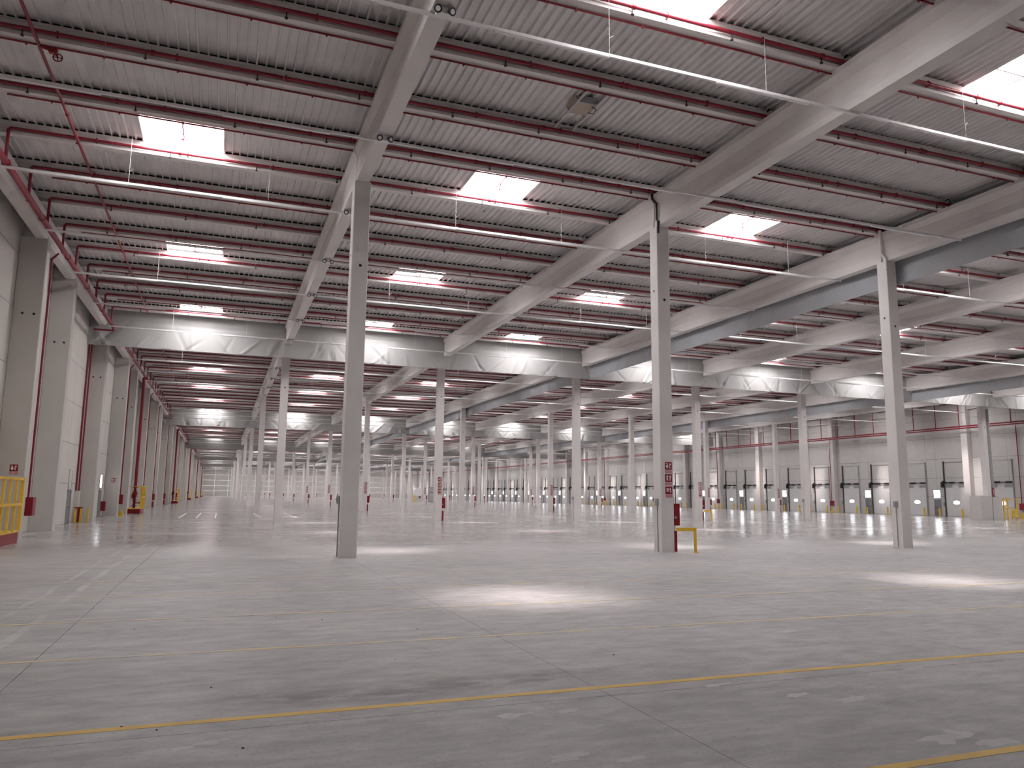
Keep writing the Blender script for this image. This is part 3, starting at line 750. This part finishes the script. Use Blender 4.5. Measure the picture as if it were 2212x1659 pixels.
# ------------------------------------------------------------------ left wall equipment
def cage(x0, x1, y0, y1, label, bars, riser=True):
    o = empty('valve_cage', ((x0+x1)/2, (y0+y1)/2, 0)); tag(o, label, 'cage', 'yellow valve cages')
    hx, hy = (x1-x0)/2, (y1-y0)/2
    obj('plinth', MB().box(-hx, hx, -hy, hy, 0, .42).mesh('plinth', M['darkred']), o)
    obj('plinth_cap', MB().box(-hx-.02, hx+.02, -hy-.02, hy+.02, .42, .47).mesh('plinth_cap', M['yellow']), o)
    zt = 2.55
    for sx, sy in ((1,-1),(1,1),(-1,-1)):
        obj('post', MB().box(sx*hx-.06, sx*hx+.06, sy*hy-.06, sy*hy+.06, .47, zt).mesh('post', M['yellow']), o)
    for z in (1.45, zt-.1):
        obj('rail', MB().box(hx-.04, hx+.04, -hy, hy, z, z+.10).mesh('rail', M['yellow']), o)
        if not riser or z > 2: obj('rail', MB().box(-hx, hx, -hy-.04, -hy+.04, z, z+.05).mesh('rail', M['yellow']), o)
    for q in range(bars):
        y = -hy+2*hy*(q+1)/(bars+1); obj('upright', MB().box(hx-.04, hx+.04, y-.04, y+.04, .47, zt).mesh('upright', M['yellow']), o)
    return o
cage(-9.0+.05, -7.45, 30.2, 35.95, 'tall yellow railed cage on dark red plinth at the left edge', 5)
for n in range(5):
    y = 80+ROW*2*n
    cage(-8.4, -6.95, y, y+3.6, f'yellow valve cage on red plinth along left wall, {nth(n+1)} beyond the curtain', 4)
    o = empty('riser_pipe', (-7.75 if n else -7.55, y+.7, .47)); tag(o, f'thick red sprinkler riser with valves in left wall cage, {nth(n+1)} beyond the curtain', 'riser', 'sprinkler risers')
    obj('pipe', MB().cyl((0,0,1.9), (0,0,12.0), .145, 14).path([(0,0,12.0),(0,0,12.3),(.3,0,12.42)], .14, 12).mesh('pipe', M['red']) if n == 0 else bpy.data.meshes['pipe'], o)
    if n == 0:
        v = MB().cyl((0,0,0), (0,0,1.9), .12, 12)
        for z in (.25, .75, 1.1, 1.6, 1.95): v.cyl((0,0,z-.03), (0,0,z+.03), .24, 14)
        v.box(-.26,-.1,-.2,.1,.9,1.3).cyl((.1,0,.5), (.42,0,.5), .05, 8).ball((0,0,1.35), .24, 10, 6)
        v.mesh('valve_stack', M['darkred']); MB().ring((.45,0,.5), .14, .02, 'x').box(.44,.46,-.13,.13,.49,.51).mesh('riser_wheel', M['red'])
    obj('valve_stack', bpy.data.meshes['valve_stack'], o)
    obj('hand_wheel', bpy.data.meshes['riser_wheel'], o)
def wall_hose(y, label, x=-7.9, lower=False, stand=False):
    o = empty('hose_cabinet', (x, y, 0)); tag(o, label, 'hose cabinet', 'left wall hose cabinets')
    obj('cabinet', MB().cbox(-.05, .27, .62, 1.25, .96, 1.76, .015).mesh('cabinet_left', M['darkred']) if 'cabinet_left' not in bpy.data.meshes else bpy.data.meshes['cabinet_left'], o)
    obj('cabinet_door', MB().box(.27, .285, .66, 1.21, 1.0, 1.72).mesh('cabinet_door_left', M['red']) if 'cabinet_door_left' not in bpy.data.meshes else bpy.data.meshes['cabinet_door_left'], o)
    obj('drop_pipe', MB().path([(.06,.75,1.76),(.06,.75,12.5),(.3,.75,12.8)], .045, 8).mesh('drop_left', M['red']) if 'drop_left' not in bpy.data.meshes else bpy.data.meshes['drop_left'], o)
    if lower: obj('extinguisher_box', MB().cbox(0, .22, .66, 1.1, .1, .82, .015).mesh('ext_left', M['darkred']) if 'ext_left' not in bpy.data.meshes else bpy.data.meshes['ext_left'], o)
    if stand: obj('wedge_stand', MB().prism([(-.1,0),(.42,0),(.30,.55),(.22,.55)], .66, .78, 'y').mesh('wedge_stand', M['yellow']), o)
wall_hose(38.3, 'dark red hose cabinet with tall drop pipe on nearest left pilaster')
wall_hose(71.4, 'dark red hose cabinet over a yellow wedge on left wall past curtain', stand=True)
for n, y in enumerate((91.6, 104.5, 124.7, 157.8)): wall_hose(y, f'dark red hose cabinet with extinguisher box far down left wall, {nth(n+1)}', lower=True)
sign(None, (-8.33, 38.297, 3.14), 1, '# red fire sign on the nearest left pilaster above yellow cage')
sign(None, (-8.36, 71.427, 3.12), 1, '# red fire sign on the left pilaster beyond the two staff doors')
o = empty('drain_pipes', (XW, 57.7, 0))
for n, dx in enumerate((.06, .22)):
    tag(obj('drop_pipe', MB().cyl((XW+dx, 57.9, 2.05), (XW+dx, 57.9, 12.6), .05, 8).mesh('drop_pipe', M['red'])), f'slim red vertical pipe before third left pilaster, {("left","right")[n]} of the pair', 'pipe', 'paired drop pipes')
bpy.data.objects.remove(o)
tag(obj('cable_duct', MB().cbox(XW, XW+.30, 57.7, 58.1, 0, 2.04, .01).mesh('cable_duct', M['wall'])), 'beige boxed duct below the two slim red pipes', 'duct')
o = empty('guard_post', (-8.55, 57.2, 0)); tag(o, 'pair of orange yellow guard posts with red cap by third pilaster', 'guard post')
for dx in (-.20, .12): obj('post', MB().box(dx-.06, dx+.06, -.06, .06, 0, .92).mesh('post', M['yellow']), o)
obj('cap', MB().box(-.28, .20, -.08, .08, .92, 1.0).mesh('cap', M['darkred']), o); obj('core', MB().box(-.10, .04, .0, .05, .02, .92).mesh('core', M['darkred']), o)
tag(obj('guard_post', MB().cbox(-8.13, -8.03, 57.6, 57.7, 0, .9, .01).mesh('guard_post', M['yellow'])), 'single slim yellow post right of the capped guard posts', 'guard post')
tag(obj('extinguisher_case', MB().cbox(-9.0, -8.68, 70.2, 70.75, .46, 1.22, .03).box(-8.69,-8.675,70.3,70.65,.55,1.1).mesh('extinguisher_case', M['darkred'])), 'small red extinguisher case on wall beside second left staff door', 'case')
staff_door(XW+.004, 55.7, 'in left wall before the third pilaster', True, lit=False)
staff_door(XW+.004, 69.0, 'in left wall beyond the third pilaster', True, lit=True)

# ------------------------------------------------------------------ floor markings and marks
def strip(name, x0, x1, y0, y1, mtl, label, cat, group=None, z=.0025):
    return tag(obj(name, MB().box(x0, x1, y0, y1, .0003, z).mesh(name, mtl)), label, cat, group)
for n, (y, wd, mt, x1) in enumerate(((4.92,.11,'lineyellow',14), (7.90,.11,'lineyellow',26), (11.2,.105,'lineyellow2',34), (14.25,.10,'lineyellow2',26), (17.45,.09,'lineyellow2',22), (20.3,.09,'lineyellow2',14))):
    strip('floor_line', -7.3 if n > 1 else -6, x1, y-wd/2, y+wd/2, M[mt], f'{"bright" if n < 2 else "faded"} yellow painted floor line, {nth(n+1)} from the viewer', 'floor line', 'yellow floor lines')
for n, x in enumerate((-2.98, -1.68, -.28, 3.2, 6.1)):
    strip('floor_dash', x-.05, x+.05, 66.6, 82, M['linewhite'], f'white painted floor dash far down the left aisle, {nth(n+1)} from left', 'floor line', 'white floor dashes')
rs = [(-.30,7.15,.5,.2),(.05,7.25,.35,.2),(2.75,7.2,.45,.22),(3.05,7.35,.3,.12),(3.35,7.18,.3,.2),(2.75,5.95,.5,.2),(3.2,5.75,.35,.15),(5.9,6.95,.6,.25),(6.35,6.65,.6,.3),(6.2,5.35,.9,.45),(6.45,5.1,.6,.25),(5.35,7.6,.6,.16),(8.2,7.55,.5,.18),(4.35,10.35,.5,.14),(8.5,10.2,.7,.2)]
for n, (x, y, a, b) in enumerate(rs):
    rnd = random.Random(n); p = []
    for q in range(12):
        t = 2*math.pi*q/12; r0 = rnd.uniform(.35, 1)
        p.append((a/2*r0*math.cos(t)+.3*b*math.sin(t), b/2*r0*math.sin(t)))
    o = tag(obj('paint_residue', MB().add([(u, v, .0008) for u, v in p], [tuple(range(12))]).mesh('paint_residue', M['residue']), None, (x, y, 0)), f'pale flake of old paint on near floor, {nth(n+1)} counted from the left front', 'paint mark', 'paint residue on floor')
bits = [(.03,9.2),(-.7,7.95),(-.4,7.75),(-1.1,13.3),(2.2,10.0),(1.7,13.4),(5.0,9.4),(6.35,8.45),(.3,7.0),(1.0,13.9),(3.0,12.1)]
for n, (x, y) in enumerate(bits):
    white = n in (4, 7)
    rnd = random.Random(n+40); s = .008 + .006*rnd.random()
    me = MB().prism([(s*1.3*math.cos(t)*rnd.uniform(.6,1), s*math.sin(t)*rnd.uniform(.6,1)) for t in [2*math.pi*q/7 for q in range(7)]], .0, .007)
    tag(obj('debris', me.mesh('debris', M['signwhite' if white else 'black']), None, (x, y, .0)), f'tiny {"white" if white else "black"} scrap lying on the near floor, {nth(n+1)} of the scattered bits', 'debris', 'scraps on floor')

# ------------------------------------------------------------------ distant machines at the far dock end
o = empty('packing_machine', (48.6, 200, 0)); tag(o, 'tall white packing machine with arched hood far down the hall', 'machine')
obj('base', MB().cbox(-.9, .9, -1, 1, 0, 1.6, .1).mesh('base', M['dockwall']), o)
obj('hood', MB().prism([(-1.0,1.6),(1.0,1.6),(1.0,3.2),(.6,3.7),(-.6,3.7),(-1.0,3.2)], -1, 1, 'y').mesh('hood', M['white']), o)
obj('control_screen', MB().box(.2, .6, -1.05, -1, 1.0, 1.5).mesh('control_screen', M['black']), o)
obj('guard_panel', MB().box(-1.3, -.95, -1.3, -1.2, 0, 1.9).mesh('guard_panel', M['yellow']), o)
o = empty('tool_cabinet', (52.6, 200, 0)); tag(o, 'grey blue double cabinet with dark shelves far down the hall', 'cabinet')
obj('body', MB().cbox(-1.0, 1.0, -.6, .6, 0, 3.9, .05).mesh('body', M['grey']), o)
for z in (.3, 1.4, 2.5): obj('door', MB().box(-.9, .9, -.63, -.6, z, z+1.0).mesh('door', M['steel']), o)
obj('shelf', MB().box(-.9, .9, -.7, -.63, 2.4, 2.48).mesh('shelf', M['black']), o)
